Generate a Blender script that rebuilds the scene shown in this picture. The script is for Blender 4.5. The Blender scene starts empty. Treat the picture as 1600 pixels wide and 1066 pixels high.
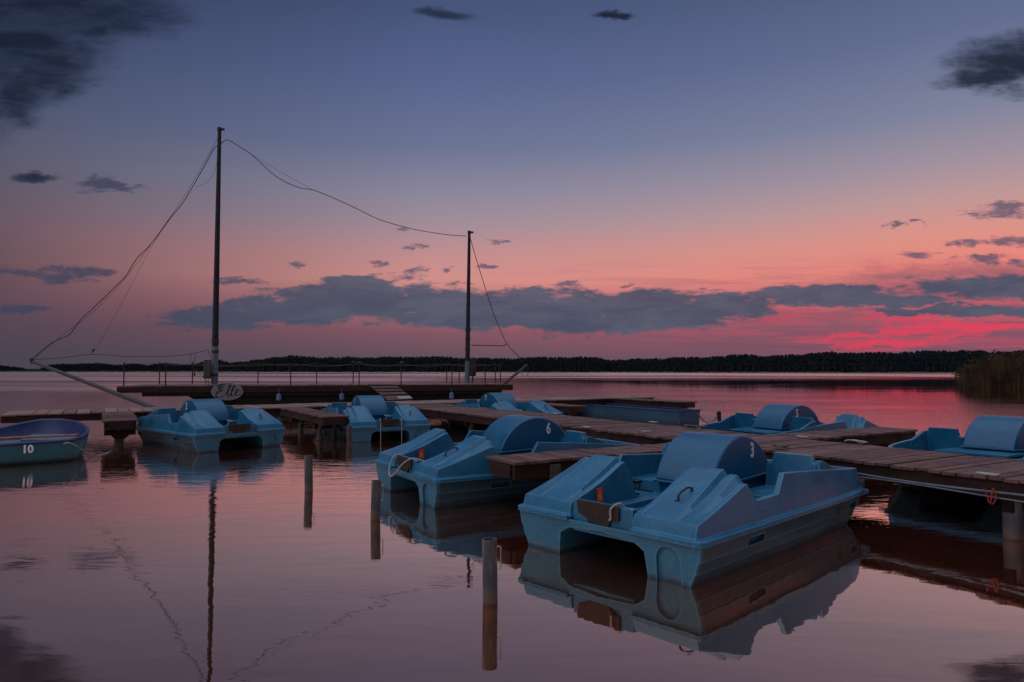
import bpy, bmesh, math, random
from mathutils import Vector, Matrix, noise
random.seed(7)
C = bpy.context.scene.collection
R = math.radians

# ------------------------------------------------------------------ camera
CAM_H = 1.7; FPX = 1067.0; HOR = 578.0
PITCH = math.atan((HOR-533)/FPX)
cam_d = bpy.data.cameras.new('camera'); cam = bpy.data.objects.new('camera', cam_d); C.objects.link(cam)
cam.location = (0, 0, CAM_H); cam.rotation_euler = (R(90)+PITCH, 0, 0)
cam_d.sensor_width = 36; cam_d.lens = FPX/1600*36; cam_d.clip_start = .05; cam_d.clip_end = 6000
bpy.context.scene.camera = cam

def ray(x, y):
    a = (x-800)/FPX; b = (533-y)/FPX
    return Vector((a, math.cos(PITCH)-b*math.sin(PITCH), math.sin(PITCH)+b*math.cos(PITCH)))
def on_z(x, y, z=0.):
    d = ray(x, y); t = (z-CAM_H)/d.z
    return Vector((d.x*t, d.y*t, z))
def at(x, y, Y):
    d = ray(x, y); t = Y/d.y
    return Vector((d.x*t, Y, CAM_H+d.z*t))

# ------------------------------------------------------------------ node helpers
def s2l(c):
    return tuple(((v/255)/12.92 if v/255 <= .04045 else ((v/255+.055)/1.055)**2.4) for v in c)
class NT:
    def __init__(s, tree): s.t = tree
    def n(s, typ, **kw):
        nd = s.t.nodes.new(typ)
        for k, v in kw.items(): setattr(nd, k, v)
        return nd
    def _in(s, sock, v):
        if hasattr(v, 'is_output'): s.t.links.new(v, sock)
        elif v is not None: sock.default_value = v
    def m(s, op, a, b=None, c=None, clamp=False):
        nd = s.n('ShaderNodeMath', operation=op, use_clamp=clamp)
        for i, v in enumerate((a, b, c)):
            if v is not None: s._in(nd.inputs[i], v)
        return nd.outputs[0]
    def v(s, op, a, b=None):
        nd = s.n('ShaderNodeVectorMath', operation=op)
        s._in(nd.inputs[0], a)
        if b is not None: s._in(nd.inputs[1], b)
        return nd.outputs['Value'] if op in ('DOT_PRODUCT', 'LENGTH') else nd.outputs[0]
    def mix(s, f, a, b, mode='MIX'):
        nd = s.n('ShaderNodeMix', data_type='RGBA', blend_type=mode, clamp_factor=True)
        s._in(nd.inputs[0], f)
        for i, v in ((6, a), (7, b)):
            s._in(nd.inputs[i], v if hasattr(v, 'is_output') else (*v[:3], 1))
        return nd.outputs[2]
    def rng(s, v, a, b, c=0., d=1., smooth=True):
        nd = s.n('ShaderNodeMapRange', interpolation_type='SMOOTHSTEP' if smooth else 'LINEAR', clamp=True)
        s._in(nd.inputs[0], v)
        for i, q in enumerate((a, b, c, d)): nd.inputs[i+1].default_value = q
        return nd.outputs[0]
    def ramp(s, v, stops, interp='LINEAR'):
        nd = s.n('ShaderNodeValToRGB'); cr = nd.color_ramp; cr.interpolation = interp
        while len(cr.elements) < len(stops): cr.elements.new(.5)
        for e, (p, c) in zip(cr.elements, stops): e.position = p; e.color = (*c[:3], 1)
        s._in(nd.inputs[0], v); return nd.outputs[0]
    def noise(s, vec, scale, detail=4, rough=.55, dist=0., out=0):
        nd = s.n('ShaderNodeTexNoise'); s._in(nd.inputs['Vector'], vec)
        nd.inputs['Scale'].default_value = scale; nd.inputs['Detail'].default_value = detail
        nd.inputs['Roughness'].default_value = rough; nd.inputs['Distortion'].default_value = dist
        return nd.outputs[out]
    def comb(s, x, y, z=0.):
        nd = s.n('ShaderNodeCombineXYZ')
        for i, v in enumerate((x, y, z)): s._in(nd.inputs[i], v)
        return nd.outputs[0]
    def sep(s, v):
        nd = s.n('ShaderNodeSeparateXYZ'); s._in(nd.inputs[0], v); return nd.outputs

# ------------------------------------------------------------------ sky (dusk, after sunset; glow far right)
world = bpy.data.worlds.new('World'); bpy.context.scene.world = world; world.use_nodes = True
wt = world.node_tree; wt.nodes.clear(); N = NT(wt)
SKY_FILL = (.92, 1.06, 1.28)      # added fill light: unseen upper and rear sky, brightened for the boats
def build_sky():
    tc = N.n('ShaderNodeTexCoord').outputs['Generated']
    x, y, z = N.sep(N.v('NORMALIZE', tc))
    hyp = N.m('SQRT', N.m('ADD', N.m('MULTIPLY', x, x), N.m('MULTIPLY', y, y)))
    el = N.m('DIVIDE', z, N.m('MAXIMUM', hyp, .02))            # tangent of elevation
    az = N.m('ARCTAN2', x, y)                                 # 0 = straight ahead
    t = N.m('DIVIDE', el, .6, clamp=True)
    def rp(cols):
        return N.ramp(t, [(max(0, (578-py)/1067/.6), s2l(c)) for py, c in cols], 'EASE' if False else 'LINEAR')
    right = rp([(578, (122, 80, 98)), (556, (126, 82, 100)), (520, (162, 84, 103)), (480, (206, 104, 110)), (440, (232, 132, 122)),
                (400, (222, 145, 133)), (350, (190, 151, 151)), (300, (160, 144, 158)), (230, (124, 130, 156)), (120, (98, 108, 144)), (0, (78, 92, 126))])
    mid = rp([(578, (90, 77, 90)), (556, (97, 80, 92)), (520, (128, 84, 98)), (480, (172, 110, 118)), (440, (208, 142, 136)),
              (400, (194, 141, 142)), (350, (160, 140, 152)), (300, (138, 134, 155)), (230, (108, 116, 148)), (120, (88, 100, 142)), (0, (70, 84, 122))])
    left = rp([(578, (72, 67, 79)), (556, (73, 67, 80)), (520, (82, 69, 82)), (480, (95, 74, 86)), (440, (101, 79, 89)),
               (400, (104, 84, 97)), (350, (94, 86, 104)), (300, (86, 88, 110)), (230, (74, 84, 112)), (100, (56, 66, 96)), (0, (44, 52, 76))])
    col = N.mix(N.rng(az, R(-38), R(-7), smooth=False), left, mid)
    col = N.mix(N.rng(az, R(-7), R(32), smooth=False), col, right)
    # ---- clouds, laid out by direction
    yy = N.m('MAXIMUM', y, .05)
    u = N.m('DIVIDE', x, yy); v = N.m('DIVIDE', z, yy)
    base = N.comb(u, N.m('MULTIPLY', v, 2.6), 0.)
    nz = N.noise(base, 5.5, 6, .62, .2, out=1)
    nf = N.noise(base, 26, 5, .62, .3, out=1)
    dz = N.v('SUBTRACT', nz, (.5, .5, .5)); df = N.v('SUBTRACT', nf, (.5, .5, .5))
    uv = N.v('ADD', N.comb(u, v, 0.), N.v('MULTIPLY', dz, (.13, .045, 0.)))
    uv = N.v('ADD', uv, N.v('MULTIPLY', df, (.05, .022, 0.)))
    rg = N.noise(N.comb(u, N.m('MULTIPLY', v, 3.2), 3.), 20, 8, .68, .25)
    ragged = N.m('SUBTRACT', rg, .5)
    uv0 = N.v('ADD', N.comb(u, v, 0.), N.v('MULTIPLY', N.v('SUBTRACT', N.noise(N.comb(u, N.m('MULTIPLY', v, 1.5), 5.), 6., 7, .62, .6, out=1), (.5, .5, .5)), (.13, .085, 0.)))
    def blobs(lst, amp=2.2, uv=uv):
        acc = None
        for cx, cy, rx, ry in lst:
            c = ((cx-800)/1067, (578-cy)/1067, 0.)
            d = N.v('MULTIPLY', N.v('SUBTRACT', uv, c), (1067/rx, 1067/ry, 0.))
            q = N.m('SUBTRACT', 1., N.v('DOT_PRODUCT', d, d))
            acc = q if acc is None else N.m('MAXIMUM', acc, q)
        return N.m('ADD', acc, N.m('MULTIPLY', ragged, amp))
    front = N.rng(y, .06, .3)
    # low bank above the far wood
    bank = blobs(amp=2.8, lst=[(560, 468, 150, 34), (700, 478, 180, 34), (470, 486, 150, 24), (860, 482, 190, 36), (1010, 484, 190, 34),
                  (1120, 474, 120, 26), (330, 498, 110, 18), (940, 506, 170, 20), (560, 446, 80, 18), (1290, 462, 130, 20),
                  (1380, 472, 120, 14), (1560, 488, 120, 9), (1440, 490, 90, 6), (760, 500, 200, 18), (1560, 452, 160, 22)])
    bm_ = N.m('MULTIPLY', N.rng(bank, -.12, .55), front)
    veil = blobs([(1480, 452, 240, 42), (1620, 430, 200, 36), (1250, 500, 220, 22)])
    vm = N.m('MULTIPLY', N.rng(veil, -.1, 1.1), N.m('MULTIPLY', front, .62))
    small = blobs(amp=5.0, lst=[(140, 283, 40, 20), (175, 290, 40, 9), (90, 425, 95, 15), (30, 482, 50, 9), (660, 380, 26, 5), (770, 378, 18, 8), (790, 378, 14, 5),
                   (630, 356, 14, 5), (645, 421, 22, 6), (600, 408, 14, 4), (455, 414, 20, 5), (375, 440, 42, 6), (360, 432, 26, 4), (755, 418, 14, 6), (695, 424, 10, 3),
                   (1450, 402, 40, 9), (1520, 378, 48, 9), (1575, 374, 45, 12), (1560, 408, 80, 9), (1590, 328, 62, 18), (1400, 347, 22, 4), (1436, 344, 16, 3),
                   (620, 430, 50, 8), (960, 445, 30, 4), (880, 441, 26, 5)])
    sm = N.m('MULTIPLY', N.rng(small, .0, 1.1), front)
    big = blobs(amp=1.6, uv=uv0, lst=[(0, 40, 160, 110), (90, 10, 170, 50), (10, 145, 60, 50), (60, 105, 80, 56), (-60, 60, 110, 150), (690, 16, 46, 13), (965, 9, 34, 8),
                 (1590, 90, 90, 40), (1560, 115, 66, 28), (1640, 66, 70, 34), (40, 270, 36, 8)])
    bg = N.m('MULTIPLY', N.rng(big, -.7, 1.0), N.m('MULTIPLY', front, .95))
    # thin rosy streaks low on the right
    st = N.noise(N.comb(u, N.m('MULTIPLY', v, 20.), 0.), 4.4, 6, .66, .5)
    low = N.m('MULTIPLY', N.rng(v, .0, .03), N.rng(v, .19, .08))
    stm = N.m('MULTIPLY', N.m('MULTIPLY', N.rng(st, .44, .62), low), N.m('MULTIPLY', front, N.rng(az, R(-8), R(22))))
    col = N.mix(N.m('MULTIPLY', stm, .55), col, s2l((108, 78, 98)))
    red = N.m('MULTIPLY', N.m('MULTIPLY', N.rng(st, .49, .37), low), N.m('MULTIPLY', front, N.rng(az, R(12), R(29))))
    col = N.mix(N.m('MULTIPLY', red, .5), col, s2l((226, 62, 90)))
    glow = N.rng(blobs(amp=3., lst=[(1400, 499, 100, 9), (1490, 512, 130, 9), (1370, 536, 100, 5), (1240, 498, 80, 6), (1570, 514, 90, 6), (1420, 522, 160, 5)]), -.1, .9)
    col = N.mix(N.m('MULTIPLY', glow, .62), col, s2l((240, 56, 88)))
    shade = N.noise(N.comb(u, N.m('MULTIPLY', v, 4.), 1.), 7, 7, .66, .3)
    cb = N.mix(N.rng(shade, .35, .65), s2l((62, 76, 98)), s2l((80, 90, 110)))
    cb = N.mix(N.rng(az, R(-8), R(-34)), cb, s2l((64, 70, 90)))
    col = N.mix(vm, col, s2l((128, 84, 102)))
    col = N.mix(N.m('MULTIPLY', bm_, .93), col, cb)
    col = N.mix(N.m('MULTIPLY', sm, .85), col, N.mix(N.rng(az, R(-10), R(-30)), s2l((92, 84, 108)), s2l((62, 66, 90))))
    cd = N.mix(N.rng(shade, .38, .64), s2l((22, 30, 46)), s2l((38, 48, 70)))
    col = N.mix(bg, col, cd)
    # sky overhead brightened as added fill for the boats; dim low behind the viewer
    col = N.mix(N.m('MULTIPLY', N.rng(y, .0, -.6), N.rng(el, -.05, .3)), col, (.11, .14, .19))
    up = N.rng(el, .64, 1.7)
    fill = N.mix(N.rng(y, -.2, -.9), SKY_FILL, (SKY_FILL[0]*1.15, SKY_FILL[1]*.98, SKY_FILL[2]*.9))
    col = N.mix(up, col, fill)
    # added bright lobe in the unseen sky, away from the sunset, lights the boats
    L = Vector((-.62, -.36, .70)).normalized()
    lob = N.rng(N.v('DOT_PRODUCT', N.v('NORMALIZE', tc), tuple(L)), .74, .99)
    col = N.mix(lob, col, (1.5, 1.65, 1.9))
    # physically based twilight component
    sk = N.n('ShaderNodeTexSky', sky_type='NISHITA', sun_disc=False)
    sk.sun_elevation = R(-3.5); sk.sun_rotation = R(31)
    col = N.mix(.02, col, sk.outputs[0], 'ADD')
    bgn = N.n('ShaderNodeBackground'); N._in(bgn.inputs[0], col); bgn.inputs[1].default_value = 1.0
    wt.links.new(bgn.outputs[0], N.n('ShaderNodeOutputWorld').inputs[0])
build_sky()
# the sun is already below the horizon: all light comes from the sky and its added fill
sc = bpy.context.scene
sc.view_settings.view_transform = 'Standard'; sc.view_settings.look = 'None'
sc.view_settings.exposure = 0; sc.view_settings.gamma = 1
sc.render.engine = 'CYCLES'; sc.cycles.max_bounces = 6; sc.cycles.sample_clamp_indirect = 4

# ------------------------------------------------------------------ materials
MATS = {}
def mat(name, rough=.5, spec=.5, metal=0.):
    m = bpy.data.materials.new(name); m.use_nodes = True; t = NT(m.node_tree)
    b = m.node_tree.nodes['Principled BSDF']
    b.inputs['Roughness'].default_value = rough; b.inputs['Specular IOR Level'].default_value = spec; b.inputs['Metallic'].default_value = metal
    MATS[name] = m
    return m, t, b
def bump(t, b, h, strength=.2, dist=.01):
    nd = t.n('ShaderNodeBump'); nd.inputs['Strength'].default_value = strength; nd.inputs['Distance'].default_value = dist
    t._in(nd.inputs['Height'], h); t._in(b.inputs['Normal'], nd.outputs[0])
def simple(name, c1, c2, rough=.5, scale=8, spec=.22, metal=0., bmp=.15):
    m, t, b = mat(name, rough, spec, metal)
    o = t.n('ShaderNodeTexCoord').outputs['Object']
    f = t.noise(o, scale, 5, .6)
    t._in(b.inputs['Base Color'], t.mix(t.rng(f, .35, .65), c1, c2))
    t._in(b.inputs['Roughness'], t.rng(f, .3, .7, rough*.85, min(1, rough*1.15)))
    if bmp: bump(t, b, t.noise(o, scale*6, 4), bmp, .004)
    return m
def plastic(name, c1, c2, grime, rough=.36, zlo=0., zhi=.16, sides=False, coat=.14):
    m, t, b = mat(name, rough, .5)
    o = t.n('ShaderNodeTexCoord').outputs['Object']; z = t.sep(o)[2]
    b.inputs['Specular IOR Level'].default_value = .30; b.inputs['Coat Weight'].default_value = coat; b.inputs['Coat Roughness'].default_value = .2
    f = t.noise(o, 2.2, 5, .6); g = t.noise(o, 34, 4, .7)
    col = t.mix(t.rng(f, .35, .68), c1, c2)
    col = t.mix(t.m('MULTIPLY', t.rng(g, .52, .74), .42), col, tuple(v*1.9+.02 for v in c2))     # chalky speckle
    streak = t.noise(t.v('MULTIPLY', o, (9., 9., 1.2)), 2.0, 5, .65)
    gm = t.m('MULTIPLY', t.rng(z, zhi, zlo), t.rng(streak, .3, .62, .35, 1.))
    col = t.mix(gm, col, grime)                                                                  # algae line at the water
    stain = t.noise(t.v('MULTIPLY', o, (1.1, 1.3, 4.)), 1.7, 7, .72, .4)
    col = t.mix(t.m('MULTIPLY', t.rng(stain, .60, .74), .55), col, tuple(v*.32+.004 for v in c1))   # dark rubbed blotches
    col = t.mix(t.m('MULTIPLY', t.rng(stain, .42, .28), .30), col, tuple(v*1.5+.03 for v in c2))    # sun-faded patches
    if sides:      # long sides of the hull: scuffed and stained by years against jetties
        xx, yy_, zz_ = t.sep(o)
        blot0 = t.noise(o, 5., 4, .6)
        sd = t.m('MULTIPLY', t.rng(t.m('ABSOLUTE', yy_), .86, .90), t.rng(xx, -1.80, -1.74))
        blot = t.noise(t.v('MULTIPLY', o, (2.2, 2., 7.)), 1.6, 6, .68)
        scum = t.m('MULTIPLY', t.rng(z, .022, .034), t.rng(z, .062, .044))
        col = t.mix(t.m('MULTIPLY', scum, t.rng(blot0, .4, .6, .1, .7)), col, (.10, .12, .115))
        col = t.mix(t.m('MULTIPLY', sd, t.rng(blot, .25, .68, .72, 1.)), col, (.010, .030, .042))
    scr = t.noise(t.v('MULTIPLY', o, (2.5, 14., 40.)), 2.5, 3, .6)
    col = t.mix(t.m('MULTIPLY', t.rng(scr, .62, .69), .6), col, tuple(v*.35 for v in c1))
    bv = t.n('ShaderNodeBevel', samples=4); bv.inputs['Radius'].default_value = .022       # edge highlights painted into the colour, along with rubbed, paler mould edges
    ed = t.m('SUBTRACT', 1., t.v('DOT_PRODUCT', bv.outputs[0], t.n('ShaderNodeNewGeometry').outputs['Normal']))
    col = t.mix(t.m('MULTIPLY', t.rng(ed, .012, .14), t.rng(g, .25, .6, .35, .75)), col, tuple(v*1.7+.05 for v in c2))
    t._in(b.inputs['Base Color'], col)
    t._in(b.inputs['Roughness'], t.rng(f, .3, .7, rough*.8, rough*1.35))
    bump(t, b, t.m('ADD', t.noise(o, 60, 3), t.m('MULTIPLY', f, 2.)), .12, .004)
    return m
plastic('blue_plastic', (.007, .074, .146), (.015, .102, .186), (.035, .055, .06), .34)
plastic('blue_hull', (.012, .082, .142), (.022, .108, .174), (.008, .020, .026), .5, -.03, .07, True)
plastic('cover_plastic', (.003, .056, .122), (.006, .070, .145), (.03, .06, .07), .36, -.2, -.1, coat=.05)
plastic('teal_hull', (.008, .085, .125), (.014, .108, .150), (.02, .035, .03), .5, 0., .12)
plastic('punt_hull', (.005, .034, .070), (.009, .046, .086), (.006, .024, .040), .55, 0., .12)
simple('purple_gelcoat', (.014, .020, .075), (.022, .030, .10), .4, 5)
simple('grey_gelcoat', (.07, .085, .115), (.10, .12, .15), .5, 6)
simple('black_plastic', (.012, .012, .014), (.022, .022, .025), .38, 14)
simple('bow_rubber', (.016, .010, .009), (.03, .017, .014), .6, 12)
simple('white_paint', (.42, .42, .43), (.55, .55, .56), .5, 20, bmp=.05)
simple('rope_white', (.22, .20, .18), (.32, .30, .27), .85, 40, bmp=.5)
simple('rope_dark', (.06, .05, .045), (.10, .085, .07), .85, 40, bmp=.5)
simple('rope_red', (.16, .014, .012), (.22, .02, .018), .8, 40)
simple('steel', (.28, .28, .29), (.42, .42, .43), .38, 20, metal=.8)
simple('cover_cap', (.22, .20, .19), (.30, .28, .26), .5, 20)
simple('sign_white', (.095, .095, .108), (.135, .135, .15), .45, 8, bmp=0)
simple('sign_ink', (.01, .01, .02), (.015, .015, .03), .6, 8, bmp=0)
simple('sticker_red', (.50, .035, .02), (.60, .05, .03), .5, 30, bmp=0)
simple('sticker_gold', (.75, .30, .06), (.80, .36, .10), .5, 30, bmp=0)
simple('mast_paint', (.010, .011, .015), (.018, .019, .025), .6, 4, spec=.15)
simple('bowsprit_metal', (.028, .027, .034), (.045, .043, .054), .5, 4)
simple('cabinet_green', (.03, .038, .028), (.05, .058, .045), .6, 10)
simple('fender_blue', (.06, .10, .20), (.08, .13, .25), .5, 10)
simple('canvas_dark', (.02, .018, .02), (.035, .03, .03), .9, 10)
simple('hull_tar', (.006, .005, .006), (.011, .010, .010), .7, 3, spec=.12)
simple('earth', (.02, .025, .02), (.03, .035, .025), .95, .05, bmp=0)
simple('lake_bed', (.02, .012, .01), (.03, .018, .015), .95, .5, bmp=0)
simple('seat_wood', (.16, .06, .04), (.24, .10, .07), .6, 8)

def wood(name, c1, c2, grime, rough=.75, spec=.22, fleck=(.30, .26, .22)):
    m, t, b = mat(name, rough, spec)
    o = t.n('ShaderNodeTexCoord').outputs['Object']
    at_ = t.n('ShaderNodeAttribute', attribute_name='tone').outputs['Fac']
    dx = t.n('ShaderNodeAttribute', attribute_name='grain').outputs['Vector']
    f = t.noise(dx, 1., 6, .65, .6); g = t.noise(o, 3.2, 5, .6); h = t.noise(o, 22, 3, .6)
    col = t.mix(t.rng(f, .3, .7), c1, c2)
    col = t.mix(t.m('MULTIPLY', at_, .75), col, tuple(min(1, v*1.55+.012) for v in c2))
    col = t.mix(t.m('MULTIPLY', t.rng(g, .5, .72), .6), col, grime)
    col = t.mix(t.m('MULTIPLY', t.rng(h, .66, .72), .5), col, fleck)
    t._in(b.inputs['Base Color'], col)
    t._in(b.inputs['Roughness'], t.rng(g, .35, .7, rough*.72, rough))
    bump(t, b, t.m('ADD', f, t.m('MULTIPLY', h, .3)), .5, .006)
    return m
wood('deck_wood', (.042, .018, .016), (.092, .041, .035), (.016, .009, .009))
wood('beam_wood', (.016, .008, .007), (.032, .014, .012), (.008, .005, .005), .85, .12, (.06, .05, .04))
wood('pale_wood', (.075, .042, .036), (.145, .085, .072), (.036, .021, .018))
simple('pile_wood', (.035, .026, .024), (.075, .058, .05), .8, 9, bmp=.6)

def post_mat():
    m, t, b = mat('weathered_pipe', .6, .2)
    o = t.n('ShaderNodeTexCoord').outputs['Object']; z = t.sep(o)[2]
    f = t.noise(t.v('MULTIPLY', o, (8., 8., 1.6)), 2., 6, .65)
    col = t.mix(t.rng(f, .3, .7), (.035, .034, .036), (.12, .114, .114))
    band = t.m('ADD', z, t.m('MULTIPLY', t.m('SUBTRACT', f, .5), .2))
    col = t.mix(t.m('MULTIPLY', t.rng(band, .34, .20), .8), col, (.035, .038, .045))
    col = t.mix(t.rng(band, .14, .08), col, (.08, .055, .05))
    col = t.mix(t.rng(z, .03, .0), col, (.05, .03, .025))
    t._in(b.inputs['Base Color'], col); bump(t, b, f, .3, .005)
post_mat()

def leaf_mat(name, c1, c2, scale):
    m, t, b = mat(name, .9, .1)
    g = t.n('ShaderNodeNewGeometry').outputs['Position']
    t._in(b.inputs['Base Color'], t.mix(t.rng(t.noise(g, scale, 3), .38, .62), c1, c2))
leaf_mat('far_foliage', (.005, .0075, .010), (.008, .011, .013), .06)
leaf_mat('reed_leaf', (.022, .015, .008), (.060, .036, .018), .8)

def water_mat():
    m = bpy.data.materials.new('lake_water'); m.use_nodes = True; MATS['lake_water'] = m
    m.node_tree.nodes.clear(); t = NT(m.node_tree)
    g = t.n('ShaderNodeNewGeometry').outputs['Position']; x, y, z = t.sep(g)
    # ripples: long low swell everywhere, cat's-paws between the jetties, ruffled water farther out
    w1 = t.noise(t.v('MULTIPLY', g, (.55, 1.5, 1.)), 1.0, 3, .5, .5)
    w2 = t.noise(t.v('MULTIPLY', g, (1.6, 4.6, 1.)), 1.0, 4, .55, .6)
    w3 = t.noise(t.v('MULTIPLY', g, (6., 16., 1.)), 1.0, 3, .5, .3)
    patch = t.noise(t.v('MULTIPLY', g, (.10, .16, 1.)), 1.0, 3, .5)
    near = t.rng(y, 5., 13.)
    rip = t.m('MULTIPLY', near, t.rng(patch, .36, .6, .25, 1.))
    h = t.m('ADD', t.m('MULTIPLY', w1, .006), t.m('ADD', t.m('MULTIPLY', t.m('MULTIPLY', w2, rip), .022), t.m('MULTIPLY', t.m('MULTIPLY', w3, rip), .0022)))
    h = t.m('MULTIPLY', t.m('ADD', h, t.m('MULTIPLY', w2, .0008)), t.rng(y, 22., 60., 1., .12))
    bands = t.noise(t.v('MULTIPLY', g, (.004, .03, 1.)), 1.0, 4, .6)
    far = t.m('MULTIPLY', t.rng(y, 95., 170.), t.rng(bands, .40, .56, .15, 1.))
    far = t.m('MAXIMUM', far, t.m('MULTIPLY', t.m('MULTIPLY', t.rng(y, 28., 70.), t.rng(x, 18., -30.)), t.rng(bands, .36, .56, .25, .8)))
    h = t.m('ADD', h, t.m('MULTIPLY', t.m('MULTIPLY', w2, far), .05))
    bp = t.n('ShaderNodeBump'); bp.inputs['Strength'].default_value = 1.; bp.inputs['Distance'].default_value = .55
    t._in(bp.inputs['Height'], h)
    gl = t.n('ShaderNodeBsdfGlossy')
    t._in(gl.inputs['Roughness'], t.rng(far, 0., 1., .012, .22))
    t._in(gl.inputs['Normal'], bp.outputs[0])
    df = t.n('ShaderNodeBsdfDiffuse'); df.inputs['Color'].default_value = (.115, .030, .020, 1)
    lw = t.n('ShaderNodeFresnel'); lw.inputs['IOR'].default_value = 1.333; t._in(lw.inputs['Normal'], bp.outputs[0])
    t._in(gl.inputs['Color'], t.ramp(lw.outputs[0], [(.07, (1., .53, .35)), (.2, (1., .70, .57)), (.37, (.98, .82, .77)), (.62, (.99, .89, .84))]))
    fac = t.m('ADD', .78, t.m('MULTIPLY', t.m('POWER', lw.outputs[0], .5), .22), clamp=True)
    mx = t.n('ShaderNodeMixShader'); t._in(mx.inputs[0], fac)
    m.node_tree.links.new(df.outputs[0], mx.inputs[1]); m.node_tree.links.new(gl.outputs[0], mx.inputs[2])
    m.node_tree.links.new(mx.outputs[0], t.n('ShaderNodeOutputMaterial').inputs[0])
water_mat()

# ------------------------------------------------------------------ mesh helpers
class MB:
    def __init__(s): s.v = []; s.f = []; s.tone = []; s.grain = []; s._t = None
    def add(s, vs, fs, tone=None, grain=None):
        o = len(s.v); s.v += [tuple(p) for p in vs]; s.f += [tuple(i+o for i in f) for f in fs]
        t = random.random()*.15 if tone is None else tone
        s.tone += [t]*len(vs)
        s.grain += [tuple(grain(Vector(p))) if grain else tuple(p) for p in vs]
    def box(s, lo, hi, M=None, tone=None, grain=None):
        vs = [Vector((a, b, c)) for a in (lo[0], hi[0]) for b in (lo[1], hi[1]) for c in (lo[2], hi[2])]
        if M is not None: vs = [M @ p for p in vs]
        s.add(vs, [(0, 1, 3, 2), (4, 6, 7, 5), (0, 4, 5, 1), (2, 3, 7, 6), (0, 2, 6, 4), (1, 5, 7, 3)], tone, grain)
    def loft(s, secs, closed=True, cap=True):
        n = len(secs[0]); vs = [p for q in secs for p in q]; fs = []
        for i in range(len(secs)-1):
            for j in range(n if closed else n-1):
                k = (j+1) % n; fs.append((i*n+j, i*n+k, (i+1)*n+k, (i+1)*n+j))
        if cap: fs.append(tuple(range(n))[::-1]); fs.append(tuple(range((len(secs)-1)*n, len(secs)*n)))
        s.add(vs, fs)
    def prism(s, poly, fn, t0, t1):           # poly of 2D points, fn(a,b,t) -> point
        s.loft([[fn(a, b, t0) for a, b in poly], [fn(a, b, t1) for a, b in poly]])
    def tube(s, pts, r, n=8, cap=True):
        pts = [Vector(p) for p in pts]; rs = r if isinstance(r, (list, tuple)) else [r]*len(pts)
        secs = []; up = None
        for i, p in enumerate(pts):
            d = (pts[min(i+1, len(pts)-1)]-pts[max(i-1, 0)]).normalized()
            if up is None: up = Vector((0, 0, 1)) if abs(d.z) < .9 else Vector((1, 0, 0))
            a = d.cross(up).normalized(); b = a.cross(d).normalized(); up = b
            secs.append([p+a*math.cos(2*math.pi*k/n)*rs[i]+b*math.sin(2*math.pi*k/n)*rs[i] for k in range(n)])
        s.loft(secs, True, cap)
    def build(s, name, m, parent=None, bevel=0, smooth=True, seg=2, weld=False, ang=40, loc=None, bang=28):
        me = bpy.data.meshes.new(name); me.from_pydata(s.v, [], s.f)
        a = me.attributes.new('tone', 'FLOAT', 'POINT'); a.data.foreach_set('value', s.tone)
        g = me.attributes.new('grain', 'FLOAT_VECTOR', 'POINT'); g.data.foreach_set('vector', [c for q in s.grain for c in q])
        bm = bmesh.new(); bm.from_mesh(me)
        if weld: bmesh.ops.remove_doubles(bm, verts=bm.verts, dist=.0004)
        bmesh.ops.recalc_face_normals(bm, faces=bm.faces); bm.to_mesh(me); bm.free()
        me.materials.append(MATS[m])
        if smooth: me.shade_smooth(); me.set_sharp_from_angle(angle=R(ang))
        o = bpy.data.objects.new(name, me); C.objects.link(o)
        if parent: o.parent = parent
        if loc is not None: o.location = loc
        if bevel:
            b = o.modifiers.new('bevel', 'BEVEL'); b.width = bevel; b.segments = seg; b.limit_method = 'ANGLE'; b.angle_limit = R(bang); b.harden_normals = True
        return o
def tag(o, label=None, cat=None, group=None, kind=None):
    if label: o['label'] = label
    if cat: o['category'] = cat
    if group: o['group'] = group
    if kind: o['kind'] = kind
    return o
def empty(name, loc=(0, 0, 0), rz=0.):
    o = bpy.data.objects.new(name, None); C.objects.link(o); o.location = loc; o.rotation_euler = (0, 0, rz); o.empty_display_size = .2
    return o
def text_mesh(txt, size, m, name, parent, M, xs=.8, bold=.012, depth=.002):
    cu = bpy.data.curves.new('txt', 'FONT'); cu.body = txt; cu.size = size; cu.offset = bold*size/.2*.5; cu.extrude = depth
    cu.align_x = 'CENTER'; cu.align_y = 'CENTER'; cu.resolution_u = 3
    to = bpy.data.objects.new('txt', cu); C.objects.link(to); bpy.context.view_layer.update()
    me = bpy.data.meshes.new_from_object(to.evaluated_get(bpy.context.evaluated_depsgraph_get()))
    bpy.data.objects.remove(to); bpy.data.curves.remove(cu)
    me.transform(M @ Matrix.Diagonal((xs, 1, 1, 1))); me.materials.clear(); me.materials.append(MATS[m]); me.name = name
    o = bpy.data.objects.new(name, me); C.objects.link(o); o.parent = parent
    return o
def smoothpts(pts, n=6):
    P = [Vector(p) for p in pts]; out = []
    for i in range(len(P)-1):
        a = P[max(i-1, 0)]; b = P[i]; c = P[i+1]; d = P[min(i+2, len(P)-1)]
        for k in range(n):
            t = k/n; out.append(.5*((2*b)+(c-a)*t+(2*a-5*b+4*c-d)*t*t+(3*b-a-3*c+d)*t**3))
    return out+[P[-1]]

# ------------------------------------------------------------------ water, lake bed
def sheet(name, z, m, S=3200, yo=1200):
    me = bpy.data.meshes.new(name)
    me.from_pydata([(-S, -S+yo, z), (S, -S+yo, z), (S, S+yo, z), (-S, S+yo, z)], [], [(0, 1, 2, 3)])
    me.materials.append(MATS[m]); o = bpy.data.objects.new(name, me); C.objects.link(o); return tag(o, kind='structure')
sheet('lake_bed', -1.6, 'lake_bed'); sheet('water', 0, 'lake_water')

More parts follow.
